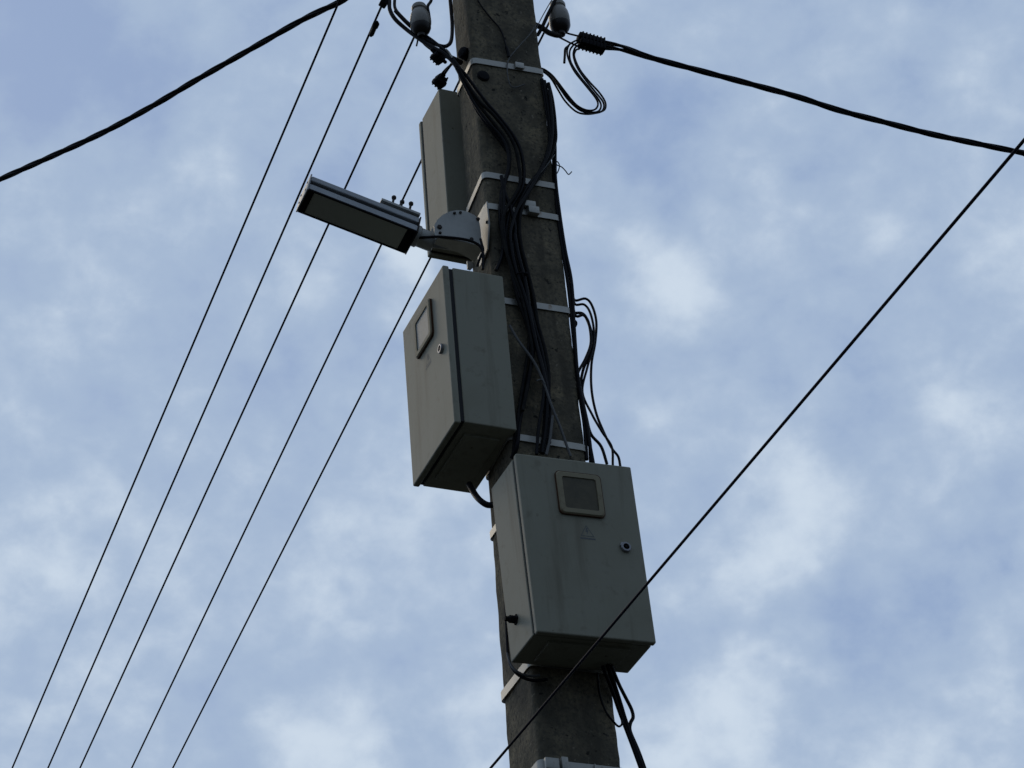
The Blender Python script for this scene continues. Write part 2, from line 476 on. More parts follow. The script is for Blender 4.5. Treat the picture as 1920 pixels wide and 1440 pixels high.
def cabinet(mat, label, window=True, rails=(0.07, CW - 0.07), pane='pane'):
    """local frame: door faces -y, x 0..CW, y 0..CD, z 0..CH"""
    root = empty('electrical_cabinet', mat, label, 'electrical cabinet', 'grey steel cabinets strapped to the pole')
    b = bmesh.new(); add_box(b, (0.0008, DT + 0.0105, 0.005), (CW - 0.0008, CD, CH - 0.003), 0.003)
    body = mesh_obj('body', b, M['paint'], root, smooth=0)
    b = bmesh.new(); add_box(b, (0.0035, DT - 0.004, 0.008), (CW - 0.0035, DT + 0.013, CH - 0.0075))
    o = mesh_obj('gasket', b, M['gasket'], root, smooth=0)
    b = bmesh.new(); add_box(b, (0, 0, 0), (CW, DT, CH), 0.004, 3)
    # return flange of the pressed door
    door = mesh_obj('door', b, M['paint'], root, smooth=0)
    # cable gland plate under the body, and mounting rails behind it
    b = bmesh.new()
    add_box(b, (0.05, 0.045, -0.002), (CW - 0.05, CD - 0.03, 0.006), 0.001)
    mesh_obj('gland_plate', b, M['paint'], root, smooth=0)
    for zz in (0.035, CH - 0.06):
        b = bmesh.new(); add_box(b, (rails[0], CD - 0.001, zz), (rails[1], CD + 0.0135, zz + 0.028), 0.002)
        mesh_obj('mounting_rail', b, M['strap'], root, smooth=0)
    if window:
        cx, cz, s = 0.163, CH - 0.104, 0.123
        b = bmesh.new()
        out, inn = rounded(cx, cz, s, s, 0.012), rounded(cx, cz, s - 0.030, s - 0.030, 0.006)
        lip = rounded(cx, cz, s - 0.006, s - 0.006, 0.010)
        rows = [[b.verts.new((x, y, z)) for x, z in ol] for ol, y in ((out, -0.0055), (lip, -0.009), (inn, -0.009), (inn, -0.003))]
        for r, q in zip(rows, rows[1:]):
            for k in range(len(r)): b.faces.new((r[k], r[(k + 1) % len(r)], q[(k + 1) % len(r)], q[k]))
        mesh_obj('window_frame', b, M['bezel'], door)
        b = bmesh.new(); add_prism(b, rounded(cx, cz, s + 0.003, s + 0.003, 0.012), -0.0056, 0.001)
        mesh_obj('window_seal', b, M['seal'], door)
        b = bmesh.new(); add_prism(b, rounded(cx, cz, s - 0.0304, s - 0.0304, 0.006), -0.0064, -0.005)
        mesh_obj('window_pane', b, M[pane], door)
        # faded warning triangle with a bolt
        b = bmesh.new()
        tx, tz, w = 0.170, 0.302, 0.019
        tri = [(-w, -w * 0.8), (w, -w * 0.8), (0, w * 0.95)]
        inner = [(p[0] * 0.84, p[1] * 0.84 - 0.0004) for p in tri]
        A = [b.verts.new((tx + x, -0.0004, tz + zz)) for x, zz in tri]; B2 = [b.verts.new((tx + x, -0.0004, tz + zz)) for x, zz in inner]
        for k in range(3): b.faces.new((A[k], A[(k + 1) % 3], B2[(k + 1) % 3], B2[k]))
        zig = [(-0.001, 0.010), (0.0035, 0.011), (0.001, 0.003), (0.005, 0.003), (-0.0015, -0.011), (0.0, -0.002), (-0.004, -0.002)]
        b.faces.new([b.verts.new((tx + x, -0.0004, tz + zz)) for x, zz in zig])
        b.faces.new([b.verts.new((tx + x, -0.0004, tz + zz)) for x, zz in ((-0.021, -0.019), (0.021, -0.019), (0.021, -0.0235), (-0.021, -0.0235))])
        mesh_obj('warning_mark', b, M['ink'], door)
    # quarter-turn lock with a lug
    lx, lz = 0.271, 0.266
    b = bmesh.new()
    T = Matrix.Translation((lx, 0, lz)) @ zto((0, -1, 0))
    add_lathe(b, [(0.0140, 0.0), (0.0140, 0.006), (0.0125, 0.008), (0.0085, 0.008), (0.0085, 0.004), (0.0003, 0.004)], T, 24)
    add_box(b, (-0.016, -0.007, -0.006), (-0.009, -0.0005, 0.006), 0.002, 2, Matrix.Translation((lx, 0, lz)) @ Matrix.Rotation(math.radians(30), 4, 'Y'))
    lock = mesh_obj('lock', b, M['lockmetal'], door)
    b = bmesh.new()
    add_lathe(b, [(0.0083, 0.0), (0.0083, 0.0046), (0.0036, 0.0046), (0.0034, 0.0082), (0.0003, 0.0082)], T, 20)
    # dark key well inside the lock ring stays part of the lock
    mesh_obj('key_well', b, M['blackplastic'], root)
    return root


def tilt(tx, ty):
    return Matrix.Rotation(math.radians(ty), 4, 'Y') @ Matrix.Rotation(math.radians(tx), 4, 'X')


matB = Matrix.Translation(W3((0, 0, 0))) @ tilt(1.43, -1.76)
cabB = cabinet(matB, 'lowest grey cabinet on the pole, its windowed door facing the viewer')
matA = Matrix.Translation(W3((-0.10204841, 0.15521424, 0.70169061))) @ tilt(0.08, 0.49) @ Matrix.Translation((0, CW, 0)) @ Matrix.Rotation(math.radians(-90), 4, 'Z')
cabA = cabinet(matA, 'middle grey cabinet under the street lamp, its windowed door facing left', pane='skypane')
matC = Matrix.Translation(W3((0.05543315, 0.4401275, 1.6069612))) @ tilt(-0.95, 1.27) @ Matrix.Translation((CW, CD, 0)) @ Matrix.Rotation(math.radians(180), 4, 'Z')
cabC = cabinet(matC, 'topmost cabinet, a tall beige side showing from behind the pole', window=False, rails=(0.03, 0.2))
# side fittings of the lowest cabinet
b = bmesh.new()
T = Matrix.Translation((0.004, 0.115, 0.095)) @ zto((-1, 0, 0))
add_lathe(b, [(0.014, -0.002), (0.014, 0.006), (0.010, 0.007), (0.010, 0.022), (0.007, 0.024), (0.006, 0.034)], T, 6)
mesh_obj('cable_gland', b, M['blackplastic'], cabB, smooth=0)
b = bmesh.new(); add_box(b, (0.0028, 0.105, 0.13), (0.0045, 0.118, 0.142))
mesh_obj('rating_plate', b, M['ink'], cabB)


# ------------------------------------------------------------------ street lamp
def lamp():
    t = math.radians(15.0)
    u = Vector((-math.cos(t), 0.0, math.sin(t)))
    r = math.radians(-5.5)
    v0, w0 = Vector((0, 1, 0)), Vector((math.sin(t), 0, math.cos(t)))
    v, w = v0 * math.cos(r) + w0 * math.sin(r), w0 * math.cos(r) - v0 * math.sin(r)
    o = at(782.4, 432.4, 0.20)
    mat = Matrix(((u.x, v.x, w.x, o.x), (u.y, v.y, w.y, o.y), (u.z, v.z, w.z, o.z), (0, 0, 0, 1)))
    root = empty('street_lamp', mat, 'grey flat LED street lamp reaching left from its bracket', 'street lamp')
    L, Wd, H = 0.321, 0.093, 0.056
    # local: x along the lamp away from the pole, y away from the viewer, z up
    b = bmesh.new()
    add_box(b, (0.0, 0.001, 0.0), (L - 0.004, Wd - 0.001, 0.021), 0.002)
    add_box(b, (0.0, 0.022, 0.019), (L - 0.004, Wd - 0.022, 0.036))
    add_box(b, (0.0, 0.0, 0.033), (L - 0.004, Wd, H - 0.004), 0.003)
    for i in range(5):
        y = 0.012 + i * 0.017
        add_box(b, (0.006, y, H - 0.006), (L - 0.01, y + 0.003, H + 0.004))
    mesh_obj('housing', b, M['alu'], root, smooth=0)
    b = bmesh.new()
    add_box(b, (0.0, 0.016, 0.0213), (L - 0.006, 0.0215, 0.0328))
    mesh_obj('groove_shade', b, M['gasket'], root)  # black strip painted in for the shade between the two housing bands
    for x in (L - 0.0035, -0.0035):
        b = bmesh.new(); add_box(b, (x, -0.001, -0.005), (x + 0.004, Wd + 0.001, H + 0.001), 0.0008)
        for yy in (0.02, Wd - 0.02):
            for zz in (0.012, 0.042):
                add_lathe(b, [(0.003, 0), (0.003, 0.002)], Matrix.Translation((x + (0.004 if x > 0 else 0), yy, zz)) @ zto((1 if x > 0 else -1, 0, 0)), 10)
        mesh_obj('end_cap', b, M['alu'] if x > 0 else M['darksteel'], root)
    b = bmesh.new()
    add_box(b, (0.026, 0.006, -0.003), (L - 0.022, Wd - 0.006, 0.001), 0.001)
    mesh_obj('lens', b, M['lens'], root, smooth=0)
    b = bmesh.new()
    for y0 in (0.0, Wd - 0.006): add_box(b, (0.001, y0, -0.0048), (L - 0.004, y0 + 0.0055, 0.0005), 0.001)
    for x0 in (0.001, L - 0.0216): add_box(b, (x0, 0.006, -0.0044), (x0 + (0.024 if x0 < 0.1 else 0.017), Wd - 0.0065, 0.0005), 0.001)
    mesh_obj('lens_frame', b, M['blackplastic'], root)
    # mounting saddle on top with three bolts
    b = bmesh.new()
    add_box(b, (0.004, 0.012, H + 0.0045), (0.110, Wd - 0.03, H + 0.012), 0.002)
    add_box(b, (0.0, 0.004, H + 0.0122), (0.115, Wd - 0.028, H + 0.021), 0.001)
    mesh_obj('saddle', b, M['zinc'], root, smooth=0)
    for x, y in ((0.030, 0.024), (0.054, 0.030), (0.080, 0.026)):
        b = bmesh.new()
        add_lathe(b, [(0.0034, -0.002), (0.0034, 0.034)], Matrix.Translation((x, y - 0.008, H + 0.0212)), 10)
        add_lathe(b, [(0.0045, 0.028), (0.0068, 0.030), (0.0068, 0.037), (0.004, 0.040)], Matrix.Translation((x, y - 0.008, H + 0.0212)), 6)
        mesh_obj('bolt', b, M['darksteel'], root, smooth=0)
    # spigot
    cy, cz = Wd * 0.5, 0.029
    b = bmesh.new()
    add_lathe(b, [(0.031, 0.0), (0.031, 0.012), (0.027, 0.016), (0.027, 0.056)], Matrix.Translation((-0.003, cy, cz)) @ zto((-1, 0, 0)), 32)
    mesh_obj('spigot', b, M['zinc'], root)
    return root, mat


lampo, lampm = lamp()
# bracket: two cheek plates, a curved floor and a back plate on the pole's left face
inv = lampm.inverted()
C0 = at(862, 432, 0.20)


def cheek(y, thick=0.004):
    pts = []
    q = lambda uu, vv: at(uu, vv, 0.20)
    poly = [(817, 447), (815, 421), (821, 410), (831, 401), (843, 395), (856, 392), (869, 392.5), (880, 396), (892, 402), (899, 410), (902, 425), (904, 447), (903, 463), (890, 460), (860, 453), (835, 449)]
    b_ = bmesh.new()
    front = [b_.verts.new(Vector((q(*p).x, y, q(*p).z))) for p in poly]
    back = [b_.verts.new(Vector((q(*p).x, y + thick, q(*p).z))) for p in poly]
    m = len(front); b_.faces.new(front); b_.faces.new(back[::-1])
    for k in range(m): b_.faces.new((front[(k + 1) % m], front[k], back[k], back[(k + 1) % m]))
    return b_


def lamp_part(name, b_, mat, smooth=35):
    bmesh.ops.transform(b_, matrix=inv, verts=b_.verts)
    return mesh_obj(name, b_, mat, lampo, smooth=smooth)


YF, YB = 0.205, 0.240
lamp_part('cheek_plate', cheek(YF), M['zinc'])
lamp_part('cheek_plate', cheek(YB), M['zinc'])
b = bmesh.new()
prof = [(at(u_, v_, 0.205), k) for k, (u_, v_) in enumerate(((818, 448), (845, 452), (870, 456), (890, 461), (905, 465)))]
lo = [[b.verts.new((p.x, y_, p.z + dz)) for y_, dz in ((YF - 0.010, 0.0), (YF + 0.018 + 0.011 * k, 0.0), (YF + 0.018 + 0.011 * k, -0.004), (YF - 0.010, -0.004))] for p, k in prof]
for r_, s_ in zip(lo, lo[1:]):
    for k in range(4): b.faces.new((r_[k], r_[(k + 1) % 4], s_[(k + 1) % 4], s_[k]))
b.faces.new(lo[0]); b.faces.new(lo[-1][::-1])
lamp_part('bracket_floor', b, M['zinc'])
b = bmesh.new()
plate = [(0.166, 1.470), (0.164, 1.392), (0.200, 1.330), (0.28, 1.330), (0.30, 1.392), (0.30, 1.470)]
xs = lambda y_: 0.0655 + (y_ - 0.19) * 0.11 - 0.004
fa = [b.verts.new((xs(y_) - 0.004, y_, z_ + ZO)) for y_, z_ in plate]; fb = [b.verts.new((xs(y_), y_, z_ + ZO)) for y_, z_ in plate]
b.faces.new(fa); b.faces.new(fb[::-1])
for k in range(6): b.faces.new((fa[(k + 1) % 6], fa[k], fb[k], fb[(k + 1) % 6]))
lamp_part('back_plate', b, M['zinc'])
for (u_, v_), rr in zip(((824, 426), (825, 437), (852, 400), (863, 399), (884, 449), (896, 411)), (0.0075, 0.0045, 0.0045, 0.0045, 0.006, 0.006)):
    b = bmesh.new(); p = at(u_, v_, YF)
    add_lathe(b, [(rr, -0.001), (rr, 0.003), (rr * 0.7, 0.0045)], Matrix.Translation(p) @ zto((0, -1, 0)), 6)
    lamp_part('bolt', b, M['darksteel'], 0)
b = bmesh.new(); p = Vector((xs(0.176) - 0.004, 0.176, 1.405 + ZO))
add_lathe(b, [(0.005, -0.001), (0.005, 0.003), (0.003, 0.004)], Matrix.Translation(p) @ zto((-1, 0, 0)), 6)
lamp_part('bolt', b, M['darksteel'], 0)


b = bmesh.new()
tp = [at(u_, v_, 0.37) for u_, v_ in ((876, 489), (891, 492), (888, 500), (883, 505), (877, 503))]
add_ = [b.verts.new((q.x, 0.37, q.z)) for q in tp]; adb = [b.verts.new((q.x, 0.376, q.z)) for q in tp]
b.faces.new(add_); b.faces.new(adb[::-1])
for k in range(5): b.faces.new((add_[(k + 1) % 5], add_[k], adb[k], adb[(k + 1) % 5]))
lamp_part('bracket_tab', b, M['strap'])


# ------------------------------------------------------------------ cables
def cable(name, px, y, r, label, cat='cable', mat='cable', group=None, step=6, seg=8):
    """cable through photo pixels (u, v[, y]) at the depths given, modelled as a round tube"""
    pts = [at(q[0], q[1], q[2] if len(q) > 2 else y) for q in px]
    path = spline(pts, step)
    # the least bit of unevenness, as hand-laid cable has
    b_ = bmesh.new(); add_tube(b_, path, r, seg)
    o = mesh_obj(name, b_, M[mat], loc=pts[0], smooth=60)
    return tag(o, label, cat, group)


G1 = 'black cables running down the pole front'
yf = 0.180
c = cable
c('service_cable', [(861, 135), (874, 165), (896, 210), (919, 240), (941, 268), (954, 291), (953, 322), (942, 352), (938, 390), (938, 420), (943, 446), (942, 478), (930, 507)], 0.178, 0.0055,
  'black cable bending from the pole top left corner to the top of the middle cabinet', group=G1)
c('service_cable', [(856, 124), (870, 137), (886, 158), (911, 191), (938, 222), (961, 252), (975, 279), (982, 315), (980, 350), (966, 376), (956, 396), (949, 434), (951, 457), (965, 492), (986, 551), (995, 609), (1000, 650)], 0.172, 0.0052,
  'black cable bowing furthest right among those from the upper left corner', group=G1)
c('service_cable', [(856, 128), (868, 150), (884, 178), (905, 206), (928, 234), (948, 262), (956, 290), (951, 326), (942, 365), (943, 420), (948, 448), (956, 490), (968, 551), (985, 600), (1000, 648)], 0.168, 0.005,
  'black cable lying between two others down the upper left corner', mat='dustycable', group=G1)
c('service_cable', [(858, 131), (870, 158), (889, 194), (912, 226), (938, 255), (951, 280), (953, 312), (946, 345), (945, 385), (945, 430), (951, 470), (962, 520), (975, 560)], 0.165, 0.0045,
  'thin black cable running closest beside the bundle below the two bolt holes', group=G1)
c('service_cable', [(1020, 152), (1026, 185), (1031, 225), (1032, 262), (1018, 312), (992, 348), (976, 376), (969, 405), (971, 449), (980, 492), (997, 545), (1000, 600), (999, 660), (985, 735), (974, 790), (969, 835), (960, 860, 0.20)], 0.176, 0.0065,
  'thick black cable crossing from the right pole edge to behind the middle cabinet', group=G1)
c('service_cable', [(1028, 156), (1036, 190), (1041, 235), (1040, 270), (1020, 318), (996, 352), (981, 382), (974, 412), (976, 455), (987, 500), (1001, 560), (1008, 606), (1023, 662), (1029, 708), (1027, 767), (1025, 819), (1022, 850)], 0.166, 0.0055,
  'black cable crossing from the right pole edge to the lowest cabinet top', mat='dustycable', group=G1)
c('service_cable', [(965, 440), (972, 480), (985, 530), (993, 585), (1004, 640), (1017, 690), (1026, 740), (1024, 800), (1017, 850)], 0.160, 0.006,
  'black cable hanging straight below the lamp bracket band to the lowest cabinet', group=G1)
c('service_cable', [(958, 430), (962, 480), (976, 540), (989, 590), (1012, 650), (1022, 700), (1022, 760), (1019, 815), (1013, 848)], 0.172, 0.0048,
  'black cable under the others below the lamp bracket band', group=G1)
c('thin_cable', [(955, 610), (972, 639), (1000, 677), (1017, 712), (1033, 758), (1050, 800), (1062, 834), (1070, 856)], 0.155, 0.0037,
  'thin grey cable slanting from the middle cabinet edge to the lowest cabinet top', mat='greycable')
c('thin_cable', [(1006, 714), (1012, 712), (1017, 713), (1022, 720)], 0.152, 0.0022, 'short grey cable tie end on the slanting grey cable', 'cable tie', mat='greycable')
c('thin_cable', [(1036, 780), (1034, 800), (1031, 825), (1024, 853)], 0.150, 0.0038, 'short upright grey cable end going into the lowest cabinet top', mat='greycable')
G2 = 'black cables along the right pole edge'
c('edge_cable', [(1016, 148), (1024, 180), (1031, 222), (1040, 265), (1041, 300), (1042, 340), (1050, 405), (1060, 470), (1070, 518), (1074, 556), (1075, 585), (1079, 650), (1083, 700), (1091, 745), (1099, 790), (1106, 830), (1109, 866)], 0.188, 0.0050,
  'black cable following the whole right edge of the pole', group=G2)
c('edge_cable', [(1036, 240), (1038, 300), (1040, 345), (1046, 405), (1055, 470), (1063, 518), (1068, 556), (1072, 600), (1078, 660), (1084, 720), (1090, 760), (1096, 800), (1100, 862)], 0.192, 0.0055,
  'black cable pressed tight against the right pole edge, inside the others', group=G2)
c('edge_cable', [(1020, 160), (1030, 188), (1034, 228), (1033, 268), (1040, 310), (1046, 370), (1056, 440), (1066, 500), (1073, 545), (1078, 563), (1098, 560), (1110, 573), (1118, 603), (1116, 642), (1109, 683), (1109, 729), (1117, 772), (1131, 808), (1147, 840), (1159, 856), (1163, 874)], 0.205, 0.0036,
  'black cable making the outermost loop right of the pole', group=G2)
c('edge_cable', [(1070, 520), (1075, 556), (1079, 571), (1095, 571), (1106, 585), (1113, 615), (1112, 650), (1101, 690), (1092, 735), (1110, 777), (1129, 810), (1147, 838), (1149, 872)], 0.195, 0.0034,
  'black cable in the second loop from outside, right of the pole', group=G2)
c('edge_cable', [(1071, 540), (1078, 590), (1094, 591), (1104, 606), (1108, 642), (1098, 672), (1083, 702), (1087, 728), (1098, 775), (1104, 815), (1107, 868)], 0.19, 0.0040,
  'black cable in the inner loop, touching the pole edge again below', group=G2)
c('edge_cable', [(1076, 587), (1092, 588), (1102, 602), (1111, 634), (1107, 660), (1093, 695), (1089, 733), (1099, 780), (1108, 814), (1127, 837), (1138, 870)], 0.20, 0.0042,
  'black cable of the inner loop that forks right onto the lowest cabinet', group=G2)
c('edge_cable', [(1086, 725), (1093, 760), (1100, 795), (1105, 830), (1112, 868)], 0.186, 0.0055,
  'short thick black cable end entering the lowest cabinet beside the pole', group=G2)
c('cable_clip', [(1076, 602), (1079, 606), (1077, 611)], 0.20, 0.006, 'small black cable clip on the right pole edge', 'cable clip', mat='blackplastic')
c('tie_wire', [(1040, 330), (1046, 322), (1049, 311), (1046, 304), (1042, 303), (1044, 309), (1053, 313), (1060, 320), (1066, 327), (1072, 322)], 0.20, 0.0017, 'thin bare tie wire curling out from the right pole edge', 'wire', mat='teal')
c('tie_wire', [(1040, 290), (1020, 316), (1002, 338), (992, 352)], 0.160, 0.0016, 'thin grey wire slanting over the right edge cables', 'wire', mat='greycable')
c('tie_wire', [(893, -6), (903, 12), (922, 36), (938, 55), (947, 80), (952, 104)], 0.184, 0.0024, 'thin black wire hanging down to the top band', 'wire')
c('wire_end', [(949, 88), (952, 97), (954, 107)], 0.180, 0.0048, 'short dark wire sleeve standing on the top band', 'wire sleeve')
c('tie_wire', [(1006, 46), (992, 66), (974, 86), (960, 102), (955, 109), (951, 122), (952, 142), (956, 158), (963, 164), (973, 162), (984, 158)], 0.180, 0.0019, 'thin pale wire tied round the top band with a hanging tail', 'wire', mat='greycable')
c('service_cable', [(860, 130), (878, 160), (899, 190), (924, 214), (950, 246), (966, 276), (973, 312), (975, 345), (962, 372), (947, 396), (941, 430), (946, 460), (958, 500), (979, 560), (990, 610), (998, 662), (990, 720), (980, 770)], 0.162, 0.0050,
  'black cable weaving across the middle of the bundle and ducking behind the middle cabinet', mat='dustycable', group=G1)
c('service_cable', [(1030, 168), (1034, 206), (1036, 246), (1028, 290), (1004, 336), (985, 368), (970, 392), (961, 418), (957, 446), (966, 500), (984, 556), (1001, 622), (1010, 668), (1020, 712), (1017, 760), (1010, 800), (1006, 852)], 0.158, 0.0046,
  'black cable lying on top of the bundle from the right edge down', group=G1)
c('service_cable', [(940, 330), (946, 360), (958, 392), (966, 430), (962, 470), (972, 520), (990, 566), (1003, 614), (1016, 660), (1026, 716), (1031, 770), (1026, 822), (1016, 850)], 0.166, 0.0055,
  'black cable starting at the second band and swelling the bundle below it', group=G1)
c('service_cable', [(955, 470), (964, 510), (974, 548), (988, 590), (992, 640), (984, 700), (976, 750), (968, 800), (962, 850, 0.19)], 0.170, 0.0048,
  'black cable splitting left off the bundle beside the middle cabinet', mat='dustycable', group=G1)
c('service_cable', [(1016, 150), (1022, 190), (1029, 240), (1028, 280), (1012, 320), (990, 356), (974, 384), (962, 420), (960, 460), (972, 512), (982, 548)], 0.182, 0.0046,
  'black cable lying flat on the concrete from the right edge into the bundle', group=G1)
for q, lab in (((975, 520), 'black cable tie round the bundle beside the middle cabinet top'), ((1025, 828), 'black round cable knob on the band above the lowest cabinet')):
    p_ = at(q[0], q[1], 0.166); b_ = bmesh.new()
    if q[0] > 1000:
        add_lathe(b_, [(0.009, -0.012), (0.012, -0.006), (0.012, 0.004), (0.008, 0.009)], Matrix.Translation(p_) @ zto((0.2, -1, -0.2)), 14)
    else:
        ring_ = [p_ + Vector((0.019 * math.cos(a_), 0.017 * math.sin(a_), 0.004 * math.cos(a_ + 1))) for a_ in [2 * math.pi * k / 20 for k in range(21)]]
        add_tube(b_, ring_, 0.0022, 6)
        add_box(b_, p_ + Vector((0.008, -0.024, -0.003)), p_ + Vector((0.014, -0.014, 0.004)), 0.001)
    tag(mesh_obj('cable_tie', b_, M['blackplastic'], loc=p_), lab, 'cable tie')
# under the cabinets
c('outlet_cable', [(880, 908, 0.36), (884, 915, 0.34), (890, 926, 0.31), (900, 938, 0.27), (915, 947, 0.26), (935, 945, 0.26)], 0.25, 0.0085, 'thick black cable leaving the underside of the middle cabinet')
G3 = 'cables under the lowest cabinet'
c('outlet_cable', [(946, 1100, 0.22), (948, 1140, 0.21), (950, 1190, 0.20), (953, 1232, 0.19), (960, 1252, 0.18), (976, 1268, 0.175), (1000, 1276, 0.175), (1026, 1274, 0.17)], 0.17, 0.0042, 'black cable dropping beside the side gland and curling under the lowest cabinet', group=G3)
c('outlet_cable', [(951, 1225, 0.19), (957, 1245, 0.18), (968, 1258, 0.17), (988, 1267, 0.17), (1012, 1267, 0.17)], 0.17, 0.0032, 'thinner dark cable beside the curl under the lowest cabinet', mat='greycable', group=G3)
for k, (dx, lab, rr) in enumerate(((0, 'black cable in the middle of the run hanging below the lowest cabinet', 0.0062), (5, 'black cable bulging right in the run hanging below the lowest cabinet', 0.0048), (-5, 'black cable on the left of the run hanging below the lowest cabinet', 0.0048))):
    px = {0: [(1140, 1248, 0.12), (1152, 1285, 0.17), (1163, 1320, 0.20), (1172, 1350), (1182, 1378), (1194, 1410), (1210, 1455), (1232, 1520)],
          5: [(1146, 1248, 0.12), (1160, 1282, 0.17), (1172, 1306, 0.20), (1184, 1330), (1187, 1345), (1182, 1356), (1182, 1372), (1198, 1410), (1214, 1455), (1236, 1520)],
          -5: [(1130, 1250, 0.12), (1146, 1290, 0.17), (1158, 1325, 0.20), (1168, 1352), (1178, 1378), (1190, 1410), (1206, 1455), (1228, 1520)]}[dx]
    c('outlet_cable', px, 0.21, rr, lab, group=G3)
c('outlet_cable', [(1120, 1262, 0.13), (1124, 1300, 0.18), (1136, 1334), (1152, 1355), (1160, 1362), (1166, 1358), (1166, 1350)], 0.182, 0.0028, 'thin black wire hooking under the pole right edge, below the lowest cabinet', 'wire')
# lamp lead
c('lamp_cable', [(776, 447, 0.25), (784, 446, 0.235), (800, 445, 0.21), (822, 444, 0.195), (850, 446, 0.19), (876, 450, 0.188), (894, 457, 0.186), (903, 466, 0.184), (906, 480, 0.184), (905, 505, 0.184)], 0.19, 0.0042, 'black lead drooping from the street lamp to the pole')
c('lamp_cable', [(901, 448, 0.187), (904, 460, 0.184), (906, 470, 0.184), (900, 484, 0.19), (894, 500, 0.20)], 0.19, 0.0036, 'short black lead dropping behind the lamp bracket plate')

# twisted service cable on the upper left, dropping past the insulator
G4 = 'black service cables coming down to the upper left of the pole'
c('drop_cable', [(728, -20, 0.30), (730, 0, 0.30), (731, 18, 0.29), (741, 36, 0.28), (762, 55, 0.27), (782, 70, 0.25), (806, 86, 0.23), (824, 95, 0.21), (838, 105, 0.20), (850, 117, 0.19), (860, 132, 0.182)], 0.25, 0.0062, 'outer thick black cable curving under the left insulator to the pole', group=G4)
c('drop_cable', [(742, -20, 0.30), (740, 0, 0.30), (741, 16, 0.29), (752, 30, 0.27), (770, 47, 0.26), (794, 64, 0.24), (811, 76, 0.23), (826, 88, 0.21), (840, 100, 0.20), (852, 114, 0.186), (862, 128, 0.18)], 0.25, 0.0048, 'inner thinner black cable passing behind the left insulator', group=G4)
c('drop_cable', [(741, 20, 0.27), (764, 44, 0.26), (788, 64, 0.25), (806, 78, 0.235), (826, 86, 0.22), (838, 86, 0.23), (846, 76, 0.26), (848, 50, 0.28), (846, 20, 0.28), (843, -12, 0.28)], 0.25, 0.0058, 'black taped cable from beneath the left insulator up the pole left edge', group=G4)
c('tie_wire', [(836, 92), (842, 98), (848, 108)], 0.185, 0.0024, 'short bare bright wire by the upper left connector', 'wire', mat='strap')
c('wire_end', [(782, 68), (783, 76), (781, 86)], 0.27, 0.0026, 'short grey wire stub pointing down below the left insulator', 'wire', mat='greycable')


def lump(u, v, y, size, label, spikes):
    """insulation-piercing tap connector: ribbed black body with bolt and stubs"""
    p = at(u, v, y)
    root = empty('tap_connector', Matrix.Translation(p) @ Matrix.Rotation(math.radians(24), 4, 'Y') @ Matrix.Rotation(math.radians(20), 4, 'Z'), label, 'cable connector', 'black tap connectors by the upper left corner')
    s = size
    b_ = bmesh.new()
    add_box(b_, (-s, -s * 0.8, -s * 0.85), (s, s * 0.8, s * 0.05), s * 0.18)
    add_box(b_, (-s * 0.85, -s * 0.7, s * 0.12), (s * 0.9, s * 0.75, s * 0.9), s * 0.2)
    for k in range(3):
        x = -s * 0.6 + k * s * 0.6
        add_box(b_, (x - s * 0.12, -s * 0.9, -s * 0.95), (x + s * 0.12, s * 0.88, s * 0.98), s * 0.05)
    mesh_obj('body', b_, M['blackplastic'], root)
    b_ = bmesh.new()
    add_lathe(b_, [(s * 0.3, -s * 0.2), (s * 0.3, s * 1.2), (s * 0.2, s * 1.3)], Matrix(), 6)
    mesh_obj('bolt', b_, M['darksteel'], root, smooth=0)
    for ax in spikes:
        b_ = bmesh.new()
        add_lathe(b_, [(s * 0.3, 0), (s * 0.3, s * 1.5), (s * 0.22, s * 1.65)], zto(ax), 12)
        mesh_obj('cable_stub', b_, M['cable'], root)
    return root


lump(822, 106, 0.23, 0.0185, 'black ribbed tap connector just below the left insulator cables', [(-1, 0.1, 0.2), (1, 0, 0.1)])
lump(825, 152, 0.27, 0.0180, 'black tap connector resting above the topmost cabinet', [(-0.6, 0, -1)])
c('tap_lead', [(850, 116, 0.20), (842, 126, 0.22), (834, 138, 0.25), (828, 150, 0.27)], 0.25, 0.004, 'black lead to the tap connector above the topmost cabinet')
c('tap_lead', [(848, 120, 0.20), (838, 128, 0.23), (829, 138, 0.26), (823, 150, 0.27)], 0.25, 0.0034, 'thinner second lead to the tap connector above the topmost cabinet')


# ------------------------------------------------------------------ insulators
def insulator(p, s, label, hook):
    root = empty('insulator', Matrix.Translation(p), label, 'insulator', 'porcelain insulators on the pole')
    # local origin: bottom rim of the skirt
    b_ = bmesh.new()
    prof = [(0.020, 0.004), (0.0385, 0.004), (0.0405, 0.010), (0.0405, 0.040), (0.037, 0.062), (0.033, 0.072), (0.0315, 0.076), (0.027, 0.079), (0.0265, 0.086), (0.030, 0.090), (0.0305, 0.102), (0.027, 0.110), (0.012, 0.113)]
    add_lathe(b_, [(r * s, h * s) for r, h in prof], Matrix(), 32)
    mesh_obj('porcelain_body', b_, M['porcelain'], root)
    b_ = bmesh.new()
    add_lathe(b_, [(r * s, h * s) for r, h in [(0.020, 0.006), (0.0402, 0.0035), (0.0400, -0.006), (0.034, -0.022), (0.024, -0.034), (0.017, -0.038), (0.016, -0.050), (0.010, -0.052)]], Matrix(), 28)
    mesh_obj('skirt', b_, M['porcelain_dark'], root)
    b_ = bmesh.new()
    add_tube(b_, spline([q - p for q in hook], 6), 0.0082, 12)
    mesh_obj('hook', b_, M['darksteel'], root, smooth=60)
    return root


